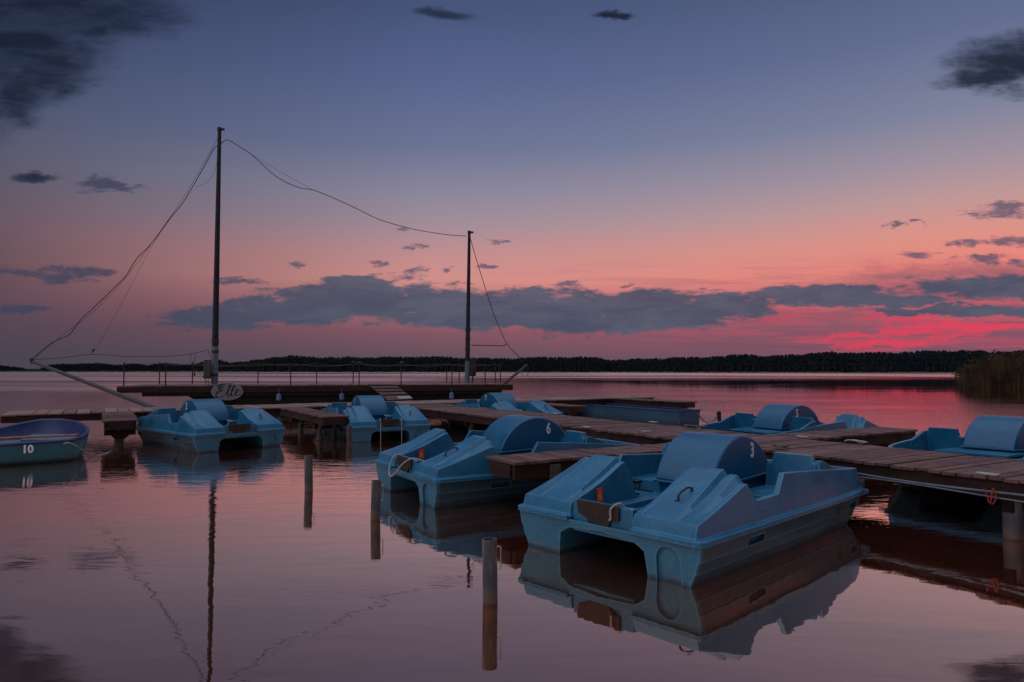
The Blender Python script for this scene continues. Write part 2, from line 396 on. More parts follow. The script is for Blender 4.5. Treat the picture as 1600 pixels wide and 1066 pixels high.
# ------------------------------------------------------------------ far shore: land strip and wood
def far_shore():
    # (image x, distance, top of trees as pixels above the horizon) read off the skyline
    sky = [(-150, 560, 6), (-20, 560, 7), (0, 560, 8), (30, 560, 5), (45, 560, 3), (62, 560, 3), (78, 560, 9), (110, 560, 11), (150, 560, 12), (185, 560, 9), (205, 560, 12),
           (230, 560, 8), (262, 560, 12), (285, 560, 9), (308, 560, 10), (322, 550, 16), (345, 550, 18), (358, 550, 13), (385, 545, 14), (405, 540, 17), (430, 535, 20), (455, 530, 21),
           (480, 520, 20), (520, 515, 20), (560, 510, 21), (620, 505, 20), (680, 500, 20), (760, 490, 19), (840, 480, 19), (930, 470, 20), (960, 470, 17), (1010, 465, 18), (1080, 455, 19),
           (1130, 450, 22), (1165, 445, 26), (1200, 440, 22), (1240, 435, 23), (1300, 430, 27), (1350, 425, 28), (1400, 420, 28), (1440, 415, 28), (1500, 410, 29), (1560, 400, 30), (1620, 400, 30), (1760, 395, 30)]
    def lerp(px):
        for (a, da, ha), (b, db, hb) in zip(sky, sky[1:]):
            if a <= px <= b:
                t = (px-a)/(b-a); return da+(db-da)*t, ha+(hb-ha)*t
        return sky[-1][1:]
    land = MB(); sec = []
    for px, d, h in sky:
        k = (px-800)/FPX
        sec.append([Vector((k*d, d, -.5)), Vector((k*d, d+2, .5)), Vector((k*(d+12), d+12, 1.2)), Vector((k*(d+500), d+500, 2.5)), Vector((k*(d+500), d+500, -.5))])
    land.loft(sec, True, True)
    tag(land.build('shore_land', 'earth', smooth=False), kind='structure')
    v = []; f = []
    ico = bmesh.new(); bmesh.ops.create_icosphere(ico, subdivisions=1, radius=1)
    iv = [p.co.copy() for p in ico.verts]; iff = [tuple(q.index for q in p.verts) for p in ico.faces]; ico.free()
    rnd = random.Random(3)
    def clump(c, rx, rz):
        o = len(v)
        for p in iv:
            j = .72+.5*rnd.random(); v.append((c[0]+p.x*rx*j, c[1]+p.y*rx*j, c[2]+p.z*rz*j))
        f.extend(tuple(i+o for i in q) for q in iff)
    for row, (dd, hs, step) in enumerate(((4, .55, 3.6), (14, .75, 3.6), (26, .9, 3.4), (38, 1.0, 3.2), (54, 1.02, 3.4))):
        px = -140.
        while px < 1740:
            d, h = lerp(px); D = d+dd+rnd.uniform(-4, 4); k = (px-800)/FPX
            H = CAM_H+(h-1.2)*D/FPX; H *= hs*rnd.uniform(.94, 1.01)*(1+.04*math.sin(px*.031)+.03*math.sin(px*.083+1)+.02*math.sin(px*.21))
            if h < 4: H *= .8
            crown = min(H*.6, 6.5)*rnd.uniform(.8, 1.1); w = crown*rnd.uniform(.22, .36)
            pine = rnd.random() < .45
            nb = 6
            for q in range(nb):
                t = q/(nb-1)
                zc = H-crown*.95*t-.4; ww = w*((.35+.65*math.sin(math.pi*min(1, t*.8+.15))) if not pine else (.4+.6*t))
                clump((k*D+rnd.uniform(-.5, .5)*w, D+rnd.uniform(-.5, .5)*w, zc), ww*rnd.uniform(.5, .8), crown*.2)
            for q in range(10):     # loose leaf tufts on the outline
                a = rnd.uniform(0, 6.28); rr = w*rnd.uniform(.5, 1.); zz = H-crown*rnd.random()*.9
                c = Vector((k*D+math.cos(a)*rr, D+math.sin(a)*rr, zz+.3)); s_ = rnd.uniform(.25, .6); o = len(v)
                for _ in range(3): v.append(tuple(c+Vector((rnd.uniform(-1, 1), rnd.uniform(-1, 1), rnd.uniform(-1, 1)))*s_))
                f.append((o, o+1, o+2))
            clump((k*D, D, H*.3), w*.9, H*.36)
            px += step*rnd.uniform(.6, 1.3)*.58
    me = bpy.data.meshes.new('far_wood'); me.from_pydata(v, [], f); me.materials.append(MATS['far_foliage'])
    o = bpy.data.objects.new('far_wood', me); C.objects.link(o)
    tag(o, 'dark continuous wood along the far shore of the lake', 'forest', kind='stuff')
far_shore()

def reeds():
    rnd = random.Random(11); v = []; f = []
    def blade(p, h, lean, w):
        o = len(v); a = rnd.uniform(0, 6.28); dx, dy = math.cos(a)*lean, math.sin(a)*lean; s = rnd.uniform(0, 3.14); wx, wy = math.cos(s)*w, math.sin(s)*w
        for t in (0, .5, .85, 1.):
            q = (1-t*.55) if t < 1 else .15
            cx, cy, cz = p[0]+dx*t*t, p[1]+dy*t*t, -.3+(h+.3)*t*(1-.05*t)
            v.append((cx-wx*q, cy-wy*q, cz)); v.append((cx+wx*q, cy+wy*q, cz))
        for i in range(3): f.append((o+2*i, o+2*i+1, o+2*i+3, o+2*i+2))
        if rnd.random() < .38:                         # drooping plume
            for _ in range(3):
                o = len(v); c = Vector((p[0]+dx, p[1]+dy, h*.97))
                e = Vector((rnd.uniform(-.12, .12), rnd.uniform(-.12, .12), 0)); u = Vector((dx*.3, dy*.3, rnd.uniform(.2, .38)))
                v.extend([tuple(c), tuple(c+e+u*.5), tuple(c+u+e*1.6), tuple(c-e*.2+u*.5)]); f.append((o, o+1, o+2, o+3))
    for i in range(17000):
        y = 62+30*rnd.random()**1.3; left = 42.6+ (y-62)*.64+1.4*math.sin(y*1.7)+ .8*math.sin(y*4.1)
        x = left+(34*rnd.random()**1.6)
        edge = min(1, (x-left)/3.5+.0)
        h = (1.25+1.6*edge**.6)*rnd.uniform(.62, 1.16)+.25*math.sin(x*.9)+.1*math.sin(x*3)
        blade((x, y), max(.6, h), rnd.uniform(.1, .55), rnd.uniform(.012, .026))
    me = bpy.data.meshes.new('reed_bed'); me.from_pydata(v, [], f); me.materials.append(MATS['reed_leaf'])
    o = bpy.data.objects.new('reed_bed', me); C.objects.link(o); tag(o, 'brown reed bed standing in the water at the right shore', 'reeds', kind='stuff')
reeds()

# ------------------------------------------------------------------ jetties
U = Vector((.857, .515, 0)); V = Vector((-.515, .857, 0))     # a runs along U, n along V
def AN(a, n, z=0.): return U*a+V*n+Vector((0, 0, z))
DZ = .62
JM = Matrix(((U.x, V.x, 0, 0), (U.y, V.y, 0, 0), (0, 0, 1, 0), (0, 0, 0, 1)))
def jetty(name, label, cat, a0, a1, n0, n1, along, piles, plank=.145, skew=0., beam_h=.17, wm='deck_wood', group=None, braces=True):
    """a deck rectangle in jetty coordinates; planks lie across 'along'"""
    org = AN(a0, n0); root = empty(name, (org.x, org.y, 0), math.atan2(U.y, U.x)+skew)
    LA, LN = a1-a0, n1-n0; rnd = random.Random(hash(label) % 999 if False else len(label)*7+int(a0*10))
    pk = MB(); L = LA if along == 'a' else LN; Wd = LN if along == 'a' else LA; p = 0.
    while p < L-.02:
        w = min(plank*rnd.uniform(.93, 1.06), L-p); g = rnd.uniform(.008, .018)+(.008 if plank > .25 else 0); dz = rnd.uniform(-.007, .005); e0 = rnd.uniform(-.028, .014); e1 = rnd.uniform(-.014, .028)
        off = rnd.uniform(0, 50)
        tone = rnd.random()**1.6*.9
        if along == 'a':
            pk.box((p+g/2, e0, DZ-.036+dz), (p+w-g/2, Wd+e1, DZ+dz), tone=tone, grain=lambda q, off=off: Vector((q.x*14+off, q.y*1.2+off, q.z*8)))
        else:
            pk.box((e0, p+g/2, DZ-.036+dz), (Wd+e1, p+w-g/2, DZ+dz), tone=tone, grain=lambda q, off=off: Vector((q.x*1.2+off, q.y*14+off, q.z*8)))
        p += w
    pk.build('planking', wm, root, bevel=.004, seg=1, smooth=False)
    zb = DZ-.04
    def gr(q): return Vector((q.x*1.2, q.y*1.2, q.z*16))
    for k, o_ in enumerate((.035, Wd/2-.03, Wd-.095)):
        b = MB()
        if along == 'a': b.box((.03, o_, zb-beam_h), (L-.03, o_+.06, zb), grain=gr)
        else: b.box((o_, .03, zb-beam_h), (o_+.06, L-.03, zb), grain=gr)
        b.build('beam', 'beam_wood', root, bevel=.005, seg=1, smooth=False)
    for e in (0, 1):     # end boards
        b = MB(); q = .0 if e == 0 else L-.03
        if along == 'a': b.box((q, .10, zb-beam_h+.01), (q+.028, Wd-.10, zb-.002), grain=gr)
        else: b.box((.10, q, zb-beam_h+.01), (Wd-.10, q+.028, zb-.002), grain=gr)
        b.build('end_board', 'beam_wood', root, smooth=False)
    for (pa, pn, r, m_) in piles:
        b = MB(); x0, y0 = pa-a0, pn-n0
        b.tube([(x0, y0, -1.6), (x0, y0, 0), (x0, y0, zb-.004)], [r*1.05, r, r*.96], 16); b.build('pile', m_, root)
        if braces:
            cb = MB()
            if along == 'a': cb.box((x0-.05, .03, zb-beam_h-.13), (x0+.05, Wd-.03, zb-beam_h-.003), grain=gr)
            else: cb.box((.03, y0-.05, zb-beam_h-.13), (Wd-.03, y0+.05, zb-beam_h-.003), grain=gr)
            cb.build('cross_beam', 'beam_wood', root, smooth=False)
    tag(root, label, cat, group); return root
PW = 'pile_wood'
main = jetty('jetty', 'wide brown plank jetty running from the right foreground back between the pedal boats', 'jetty', 7.75, 9.46, -1.5, 20.42, 'n',
      [(7.88, 3.35, .085, 'weathered_pipe'), (9.3, 3.35, .085, PW), (7.9, 7.3, .08, PW), (9.3, 7.3, .08, PW), (7.95, 11.2, .08, PW), (9.3, 11.2, .08, PW), (7.95, 15.2, .08, PW), (9.3, 15.2, .08, PW), (8.0, 19, .08, PW), (9.3, 19, .08, PW)])
walk = jetty('jetty', 'long plank walkway crossing from the left edge in front of the two-masted raft', 'jetty', -2.06, 18.9, 20.43, 22.35, 'a',
      [(-1.6, 20.7, .08, PW), (2.3, 20.7, .08, PW), (2.3, 22.1, .08, PW), (6.3, 20.7, .08, PW), (6.3, 22.1, .08, PW), (10.5, 20.7, .08, PW), (14.5, 20.7, .08, PW), (18.4, 20.7, .08, PW), (18.4, 22.1, .08, PW)], plank=.30, wm='pale_wood')
FG = 'narrow finger jetties between the pedal boats'
fa = jetty('finger_jetty', 'narrow finger jetty between the pedal boats numbered 3 and 6', 'jetty', 4.15, 7.73, 6.86, 7.54, 'a', [(4.95, 7.2, .06, PW), (7.2, 7.2, .06, PW)], plank=.17, group=FG)
fb = jetty('finger_jetty', 'narrow finger jetty beside the pedal boat numbered 5, pointing at the reeds', 'jetty', 9.48, 12.7, 6.85, 7.65, 'a', [(10.6, 7.2, .06, PW), (12.3, 7.2, .06, PW)], plank=.15, group=FG)
fc = jetty('finger_jetty', 'narrow finger jetty left of the pedal boat with two ropes hanging into the water', 'jetty', 4.4, 5.05, 15.85, 20.41, 'n', [(4.55, 16.6, .07, 'weathered_pipe'), (4.9, 16.6, .07, 'weathered_pipe'), (4.7, 19., .07, 'weathered_pipe')], plank=.15, group=FG)
fd = jetty('finger_jetty', 'short finger jetty on one pile next to the rowing boat numbered 10', 'jetty', .05, .71, 16.85, 20.41, 'n', [(.38, 17.25, .075, 'weathered_pipe'), (.38, 19.6, .07, PW)], plank=.15, group=FG)
fe = jetty('finger_jetty', 'farthest finger jetty, dark, behind the long blue punt', 'jetty', 16.7, 17.4, 16.75, 20.41, 'n', [(17, 17.2, .07, PW), (17, 19, .07, PW)], plank=.15, group=FG)
ff = jetty('finger_jetty', 'short finger jetty between the pedal boat numbered 7 and the long blue punt', 'jetty', 12.0, 12.6, 16.6, 20.41, 'n', [(12.3, 17.1, .07, PW)], plank=.15, group=FG)
# pale metal plates under finger decks
def child_box(root, name, m, lo, hi, bevel=.003):
    b = MB(); b.box(lo, hi); return b.build(name, m, root, bevel=bevel, seg=1)
child_box(fa, 'junction_plate', 'pile_wood', (.50, -.012, .40), (.66, -.0, .56))
child_box(fd, 'brace', 'beam_wood', (.12, .32, .30), (.54, .42, .36))
b = MB(); b.prism([(.08, .36), (.58, .36), (.42, .20), (.24, .20)], lambda a, b_, t: Vector((a, t, b_)), .28, .34); b.build('knee_brace', 'beam_wood', fd)
# cable pipe clipped under the edge of the main jetty
b = MB(); pts = [(-.035, y, .47+.02*math.sin(y*1.9)-.012*math.sin(y*.7)) for y in [i*.25 for i in range(3, 31)]]
b.tube(pts, .011, 8); b.build('cable', 'grey_gelcoat', main)
b = MB(); b.tube([(-.04, y, .43+.012*math.sin(y*2.4)) for y in [i*.25 for i in range(3, 33)]], .008, 8); b.build('cable', 'grey_gelcoat', main)
# small pale caps screwed on the planks
def cap(px, py, group='pale caps on the jetty edges', w=.10, label=''):
    p = on_z(px, py, DZ+.002); r = empty('edge_cap', p, math.atan2(V.y, V.x))
    b = MB(); b.box((-w, -.045, .004), (w, .045, .022)); b.build('cover', 'cover_cap', r, bevel=.006)
    for s in (-1, 1):
        b = MB(); b.tube([(s*w*.7, 0, .02), (s*w*.7, 0, .027)], .008, 8); b.build('screw', 'steel', r)
    tag(r, label, 'edge cap', group)
cap(1543, 742.5, label='pale cap on the jetty edge above the red rope')
cap(1254, 683.8, label='pale cap on the jetty where the finger beside boat 5 begins')
cap(1021, 660.5, label='pale cap on the jetty edge in front of the long blue punt')
cap(917, 668.5, label='pale cap on the near jetty edge right of the hump of boat 6')
cap(869, 647.0, label='pale cap on the jetty edge at the front corner of boat 7')

# ------------------------------------------------------------------ mooring posts
def mooring_post(px, py, ptop, r, label, m='weathered_pipe', handle=True, hollow=True):
    p = on_z(px, py); h = at(px, ptop, p.y).z
    root = empty('mooring_post', (p.x, p.y, 0), math.atan2(p.y, p.x)-math.pi/2); root.rotation_euler.y = R(math.sin(px)*1.2); root.rotation_euler.x = R(math.cos(px)*.8)
    b = MB(); n = 24; ri = r*.84
    if hollow:
        ring = lambda rr, z: [Vector((math.cos(2*math.pi*k/n)*rr, math.sin(2*math.pi*k/n)*rr, z)) for k in range(n)]
        b.loft([ring(ri, -.4), ring(ri, h-.002), ring(ri+.003, h), ring(r-.003, h), ring(r, h-.003), ring(r, 0), ring(r, -1.6)], True, True)
    else: b.tube([(0, 0, -1.6), (0, 0, h)], r, 16)
    b.build('pipe', m, root)
    if handle:
        b = MB(); a, hh = r-.004, h-.055
        b.tube([(a, 0, hh), (a+.024, 0, hh), (a+.03, 0, hh-.006), (a+.03, 0, hh-.16), (a+.024, 0, hh-.166), (a, 0, hh-.166)], .0045, 8); b.build('rope_bracket', 'steel', root)
    tag(root, label, 'mooring post', 'steel pipe mooring posts in the water'); return root
mooring_post(766, 943, 842, .054, 'grey pipe post nearest the viewer, standing alone in the water')
mooring_post(586.5, 813, 751, .054, 'grey pipe post in front of the bow of boat 6')
mooring_post(482.5, 769, 712, .056, 'dark pipe post in open water left of boat 6')
mooring_post(546, 694, 665, .062, 'brown post at the left bow corner of the boat with two hanging ropes', 'pile_wood', False, False)
mooring_post(1124, 664, 643, .06, 'dark post between the long blue punt and boat 5', 'hull_tar', True, False)

# ------------------------------------------------------------------ pedal boats
def offset_path(pts, d):
    out = []
    for i, p in enumerate(pts):
        a = pts[max(i-1, 0)]; c = pts[min(i+1, len(pts)-1)]
        n1 = None
        def nrm(q0, q1):
            t = (q1-q0); t.normalize(); return Vector((-t.y, t.x))
        if i == 0: n = nrm(p, c); out.append(p+n*d); continue
        if i == len(pts)-1: n = nrm(a, p); out.append(p+n*d); continue
        n1 = nrm(a, p); n2 = nrm(p, c); m_ = (n1+n2); m_.normalize(); k = max(.5, m_.dot(n1)); out.append(p+m_*(d/k))
    return out
def boat_outline():
    half = [(.12, .345), (0, .355), (0, .97), (.02, 1.01), (.07, 1.035), (.5, 1.035), (.95, 1.035), (1.03, 1.035), (1.44, 1.035), (1.56, 1.035), (2.3, 1.035), (3.0, 1.03), (3.3, 1.015), (3.5, .97), (3.64, .88), (3.73, .74), (3.77, .5)]
    right = [Vector((s-1.86, -y)) for s, y in half]; left = [Vector((s-1.86, y)) for s, y in half[::-1]]
    return right+left, [s for s, y in half]+[s for s, y in half[::-1]]
def ztop(s):
    pts = [(.80, .72), (.86, .71), (1.0, .555), (1.44, .56), (1.56, .74), (2.4, .685), (3.6, .585), (3.8, .56)]
    if s <= pts[0][0]: return pts[0][1]
    for (a, za), (b_, zb) in zip(pts, pts[1:]):
        if a <= s <= b_: return za+(zb-za)*(s-a)/(b_-a)
    return pts[-1][1]
def make_pedal_boat():
    root = empty('pedal_boat')
    X = lambda s: s-1.86
    # --- hull: two pontoons and the tunnel between them, lap seams and grab slots in the sides
    h = MB()
    prof = [(1.0, .335), (.992, .27), (.985, .20), (.98, .195), (.966, .19), (.948, .10), (.934, .092), (.895, 0.), (.87, -.15)]
    inner = [(.53, -.15), (.495, 0.), (.468, .20), (.36, .262), (.0, .285)]
    slots = [(.80, 1.12), (3.02, 3.30)]
    st = [0, .02, .4, .80, 1.12, 1.8, 2.6, 3.02, 3.30, 3.5, 3.64, 3.72]
    def hw(s): 
        if s <= 3.0: return 1.
        for (a, q), (b_, w) in zip(((3.0, 1.), (3.3, .985), (3.5, .94), (3.64, .86), (3.73, .74)), ((3.3, .985), (3.5, .94), (3.64, .86), (3.73, .74), (9, .7))):
            if a <= s <= b_: return q+(w-q)*(s-a)/(b_-a)
        return .74
    def pt(s, y, z, sg):
        k = hw(s); yy = y*k if y > .5 else y*min(1, k+.1)
        ss = s
        if s < .03: ss = s+.035+.07*(.335-z)
        if s > 3.1: ss = s-.62*(.335-z)*min(1, (s-3.1)/.4)
        return Vector((X(ss), sg*yy, z))
    for sg in (-1, 1):
        full = prof+inner
        for i in range(len(st)-1):
            s0, s1 = st[i], st[i+1]
            for j in range(len(full)-1):
                q = [pt(s0, *full[j], sg), pt(s1, *full[j], sg), pt(s1, *full[j+1], sg), pt(s0, *full[j+1], sg)]
                if j == 1 and any(abs(a-s0) < .01 for a, b_ in slots):
                    c = sum(q, Vector())/4; q2 = [c+(p-c)*.94 for p in q]; inn = [p+Vector((0, -sg*.05, .012)) for p in q2]
                    h.add(q+q2+inn, [(0, 1, 5, 4), (1, 2, 6, 5), (2, 3, 7, 6), (3, 0, 4, 7), (4, 5, 9, 8), (5, 6, 10, 9), (6, 7, 11, 10), (7, 4, 8, 11), (8, 9, 10, 11)])
                else: h.add(q, [(0, 1, 2, 3)])
        # bow face (arched recess on one pontoon) and stern face
        f0 = [pt(0, y, z, sg) for y, z in full if z <= .34]
        if sg < 0:
            arch = [(.60+.235*0, -.14)]
            arch = [(.585, -.14), (.585, .17)]+[(.70+math.cos(a)*-.115, .17+math.sin(a)*.115) for a in [math.pi*k/10 for k in range(1, 10)]]+[(.815, .17), (.815, -.14)]
            ap = [pt(0, y, z, sg) for y, z in arch]; bk = [p+Vector((.035, 0, 0)) for p in ap]
            bm = bmesh.new(); ov = [bm.verts.new(p) for p in f0]; av = [bm.verts.new(p) for p in ap]
            ed = [bm.edges.new((ov[i], ov[(i+1) % len(ov)])) for i in range(len(ov))]
            # close to the centre line along the tunnel roof is part of the loop; add top edge
            ed += [bm.edges.new((av[i], av[(i+1) % len(av)])) for i in range(len(av))]
            bmesh.ops.triangle_fill(bm, use_beauty=True, edges=ed)
            bm.verts.index_update(); h.add([q.co.copy() for q in bm.verts], [tuple(w.index for w in q.verts) for q in bm.faces]); bm.free()
            n = len(ap); h.add(ap+bk, [(i, i+1, n+i+1, n+i) for i in range(n-1)]+[tuple(range(n, 2*n))])
        else:
            h.add(f0, [tuple(range(len(f0)))])
        f1 = [pt(3.72, y, z, sg) for y, z in full]; h.add(f1, [tuple(range(len(f1)))])
        h.add([pt(s, 1.0, .335, sg) for s in st]+[pt(s, 0, .335, sg) for s in st], [(i, i+1, len(st)+i+1, len(st)+i) for i in range(len(st)-1)])
        h.add([pt(0, 0, .335, sg), pt(0, 1.0, .335, sg), pt(0, 0, .285, sg)], [(0, 1, 2)])
    h.build('hull', 'blue_hull', root, weld=True, bevel=.006, seg=2, ang=30)
    # --- deck moulding
    d = MB()
    path, ss = boat_outline()
    o0 = path; i1 = offset_path(path, .055)
    d.loft([[Vector((p.x, p.y, .33)), Vector((p.x, p.y, .372)), Vector((q.x, q.y, .385)), Vector((q.x, q.y, .33))] for p, q in zip(o0, i1)])
    # side coaming
    idx = [i for i, s in enumerate(ss) if s >= .95]; sub = [path[i] for i in idx]; sz = [ss[i] for i in idx]
    a1 = offset_path(sub, .04); a2 = offset_path(sub, .075); a3 = offset_path(sub, .125); a4 = offset_path(sub, .15)
    d.loft([[Vector((a.x, a.y, .36)), Vector((b_.x, b_.y, ztop(s))), Vector((c.x, c.y, ztop(s))), Vector((e.x, e.y, .33))] for a, b_, c, e, s in zip(a1, a2, a3, a4, sz)])
    # fairings over the pedals
    rows = [(.035, .36, .36, .36), (.05, .42, .42, .42), (.075, .485, .485, .485), (.10, .495, .492, .488), (.30, .572, .556, .545), (.55, .682, .652, .622), (.82, .812, .778, .714), (.87, .822, .785, .716), (.93, .70, .70, .64), (1.0, .57, .56, .55), (1.10, .36, .36, .36)]
    for sg in (-1, 1):
        secs = []
        for s, r_, h_, e_ in rows:
            k = min(1, max(0, (s-.10)/.3)); va = .020*k
            ins = .0 if s > .07 else .0
            ob = .985 if s > .05 else .965
            sec = [(ob, .36), (.958, e_), (.915, e_+.003*k), (.865, h_), (.795, h_), (.772, h_-va), (.735, r_), (.44, r_), (.412, h_-va), (.392, h_), (.352, h_-.01*k), (.335, .36)]
            secs.append([Vector((X(s), sg*y, z)) for y, z in sec])
        d.loft(secs)
    # cross panel between the fairings, floor and footwell ledges
    d.box((X(.075), -.335, .24), (X(.14), .335, .515)); d.box((X(.14), -.96, .30), (X(3.66), .96, .345))
    for sg in (-1, 1):
        d.box((X(.15), min(sg*.20, sg*.33), .345), (X(1.36), max(sg*.20, sg*.33), .405))
        # seats with raised back panels
        y0, y1 = sorted((sg*.37, sg*.90)); d.box((X(1.72), y0, .34), (X(2.34), y1, .47))
        pr = lambda a, b_, t: Vector((X(t+(b_-.4)*.16), a, b_))
        d.prism([(sg*.40, .34), (sg*.40, .70), (sg*.455, .72), (sg*.475, .825), (sg*.865, .825), (sg*.885, .755), (sg*.915, .74), (sg*.915, .34)], pr, 2.30, 2.37)
        g0, g1 = sorted((sg*.90, sg*.945)); d.prism([(2.34, .40), (2.39, .775), (2.47, .77), (2.86, .63), (2.86, .40)], lambda a, b_, t: Vector((X(a), t, b_)), g0, g1)
        d.prism([(2.52, .34), (2.52, .52), (2.66, .52), (2.80, .36)], lambda a, b_, t: Vector((X(a), t, b_)), *sorted((sg*.47, sg*.52)))
    # rear bench behind the wheel cover
    d.prism([(-.36, .34), (-.42, .53), (.42, .53), (.36, .34)], lambda a, b_, t: Vector((X(t), a, b_)), 2.50, 3.02)
    d.box((X(2.47), -.455, .525), (X(3.06), .455, .555))
    d.build('deck_moulding', 'blue_plastic', root, bevel=.009, seg=3, ang=60, bang=13)
    # --- paddle wheel cover
    c = MB(); cx, cz, rr = 1.97, .375, .645; arc = []
    a0, a1_ = math.radians(164), math.radians(19)
    for k in range(29):
        a = a0+(a1_-a0)*k/28; arc.append((cx+math.cos(a)*rr, cz+math.sin(a)*rr*(1 if a > 1.57 else .995)))
    pr = lambda a, b_, t: Vector((X(a), t, b_))
    c.prism(arc, pr, -.335, .335)
    cov = c.build('paddle_wheel_cover', 'cover_plastic', root, bevel=.028, seg=4, ang=25)
    lip = MB(); lip.prism([(1.335, .535), (1.335, .56), (2.60, .60), (2.60, .575)], pr, -.352, .352)
    lip.prism([(1.40, .34), (1.38, .54), (2.55, .578), (2.50, .34)], pr, -.305, .305); lip.build('base_lip', 'cover_plastic', cov, bevel=.008)
    w = MB(); w.tube([(X(1.97), -.26, .12), (X(1.97), .26, .12)], .30, 16); w.build('paddle_drum', 'black_plastic', root)
    # --- bow plate, bolts
    b = MB(); yl = lambda l: l-1.035
    b.prism([(yl(1.31), .527), (yl(.83), .527), (yl(.835), .40), (yl(.93), .385), (yl(.965), .275), (yl(1.15), .27), (yl(1.19), .375), (yl(1.295), .41)], lambda a, z, t: Vector((X(t+.0), a, z)), .052, .072)
    plate = b.build('bow_plate', 'bow_rubber', root, bevel=.006)
    for l in (1.01, 1.10):
        b = MB(); b.tube([(X(.052), yl(l), .315), (X(.044), yl(l), .315)], .012, 10); b.build('bolt', 'steel', plate)
    # --- grab handle on one fairing
    b = MB(); P0 = Vector((X(.36), yl(.44), .588)); P1 = Vector((X(.52), yl(.40), .655))
    nrm = Vector((-.35, 0, 1)).normalized()
    b.tube([P0, P0+nrm*.045+(P1-P0)*.10, P0+nrm*.06+(P1-P0)*.3, P1+nrm*.06-(P1-P0)*.25, P1+nrm*.035, P1-nrm*.005], .0105, 10)
    for q in (P0, P1): b.box(q-Vector((.022, .018, .006)), q+Vector((.022, .018, .012)))
    b.build('grab_handle', 'black_plastic', root, bevel=.003)
    # --- pedals and steering lever
    for sg in (-1, 1):
        b = MB(); y = sg*.55
        b.tube([(X(1.30), sg*.33, .44), (X(1.30), y+sg*.06, .44)], .012, 8)
        b.box((X(1.26), y-.05, .50), (X(1.36), y+.05, .525)); b.box((X(1.25), y+.02*sg-.05, .37), (X(1.34), y+.02*sg+.05, .39))
        b.tube([(X(1.30), y-.06, .44), (X(1.31), y-.06, .51)], .01, 6); b.tube([(X(1.30), y+.06, .44), (X(1.29), y+.06, .38)], .01, 6)
        b.build('pedal', 'black_plastic', root)
    b = MB(); b.tube([(X(1.24), -.22, .40), (X(1.12), -.235, .53)], .010, 8); b.tube([(X(1.13), -.30, .515), (X(1.11), -.17, .55)], .011, 8)
    b.build('steering_lever', 'white_paint', root)
    return root
proto = make_pedal_boat()
def kids(o): return [c for c in list(bpy.data.objects) if c.parent == o]
def copy_tree(o, parent=None):
    c = o.copy(); C.objects.link(c)
    if parent: c.parent = parent
    for ch in kids(o): copy_tree(ch, c)
    return c
#        near bow corner, heading bow->stern, number, sides, label
BOATS = [((1.447, 5.27), 43.3, '3', 'r', 'blue pedal boat nearest the viewer with a white 3 on its hump', True),
         ((-.93, 8.27), 32.2, '6', 'r', 'blue pedal boat with a white 6 and a loop of rope over its bow plate', True),
         ((-5.04, 15.4), 137., '2', 'l', 'blue pedal boat farthest left, right of the short one-pile finger jetty', False),
         ((-1.97, 16.9), 118., '1', 'l', 'blue pedal boat at the foot of the ramp with two ropes hanging from its bow', False),
         ((1.55, 19.35), 125., '7', 'l', 'small distant blue pedal boat with a white 7, beyond the jetty', False),
         (None, 211., '5', 'l', 'blue pedal boat with a white 5, seen from its stern beyond the jetty', False),
         (None, 211., '', '', 'blue pedal boat cut off by the right edge of the photo, seen from its stern', False)]
def add_number(root, cov, n, side):
    M0 = Matrix.Translation((.30, -.3365, .845)) @ Matrix.Rotation(R(90), 4, 'X')
    M1 = Matrix.Translation((.24, .3365, .86)) @ Matrix.Rotation(R(180), 4, 'Z') @ Matrix.Rotation(R(90), 4, 'X')
    text_mesh(n, .215, 'white_paint', 'number', cov, M0 if side == 'r' else M1, .72)
def add_sticker(root):
    b = MB(); y = .3335; b.prism([(-1.45, .44), (-1.455, .57), (-1.375, .575), (-1.365, .445)], lambda a, z, t: Vector((a, t, z)), y-.006, y-.001)
    st = b.build('sticker', 'sticker_red', root)
    b = MB()
    for (x, z, w, h_) in ((-1.412, .515, .016, .045), (-1.425, .50, .03, .012), (-1.405, .485, .034, .010), (-1.412, .545, .012, .012), (-1.428, .47, .012, .016), (-1.398, .468, .012, .018)):
        b.box((x-w/2, y-.0085, z-h_/2), (x+w/2, y-.0065, z+h_/2))
    b.build('emblem', 'sticker_gold', st)
boat_objs = []
for i, (c0, hd, num, side, label, stick) in enumerate(BOATS):
    e = Vector((math.cos(R(hd)), math.sin(R(hd)), 0)); w = Vector((-e.y, e.x, 0))
    if c0: loc = Vector((*c0, 0))+e*1.86+w*1.035
    elif num == '5': loc = AN(11.74, 8.82)
    else: loc = AN(11.48, 4.86)
    o = proto if i == 0 else copy_tree(proto)
    o.location = loc; o.rotation_euler = (R([.0, .4, -.5, .3, .2, -.4, .5][i]), R([0, .3, .5, -.4, .2, .3, -.3][i]), R(hd))
    boat_objs.append(o); tag(o, label, 'pedal boat', 'blue pedal boats moored at the jetties')
bpy.context.view_layer.update()
for o, (c0, hd, num, side, label, stick) in zip(boat_objs, BOATS):
    cov = [c for c in kids(o) if c.name.startswith('paddle_wheel_cover')][0]
    if num: add_number(o, cov, num, side)
    if stick: add_sticker(o)
    if stick: o_ = [c for c in kids(o) if c.name.startswith('bow_plate')][0]

def bl(i, s, l, z):   # point in boat coordinates to world
    return boat_objs[i].matrix_world @ Vector((s-1.86, l-1.035, z))
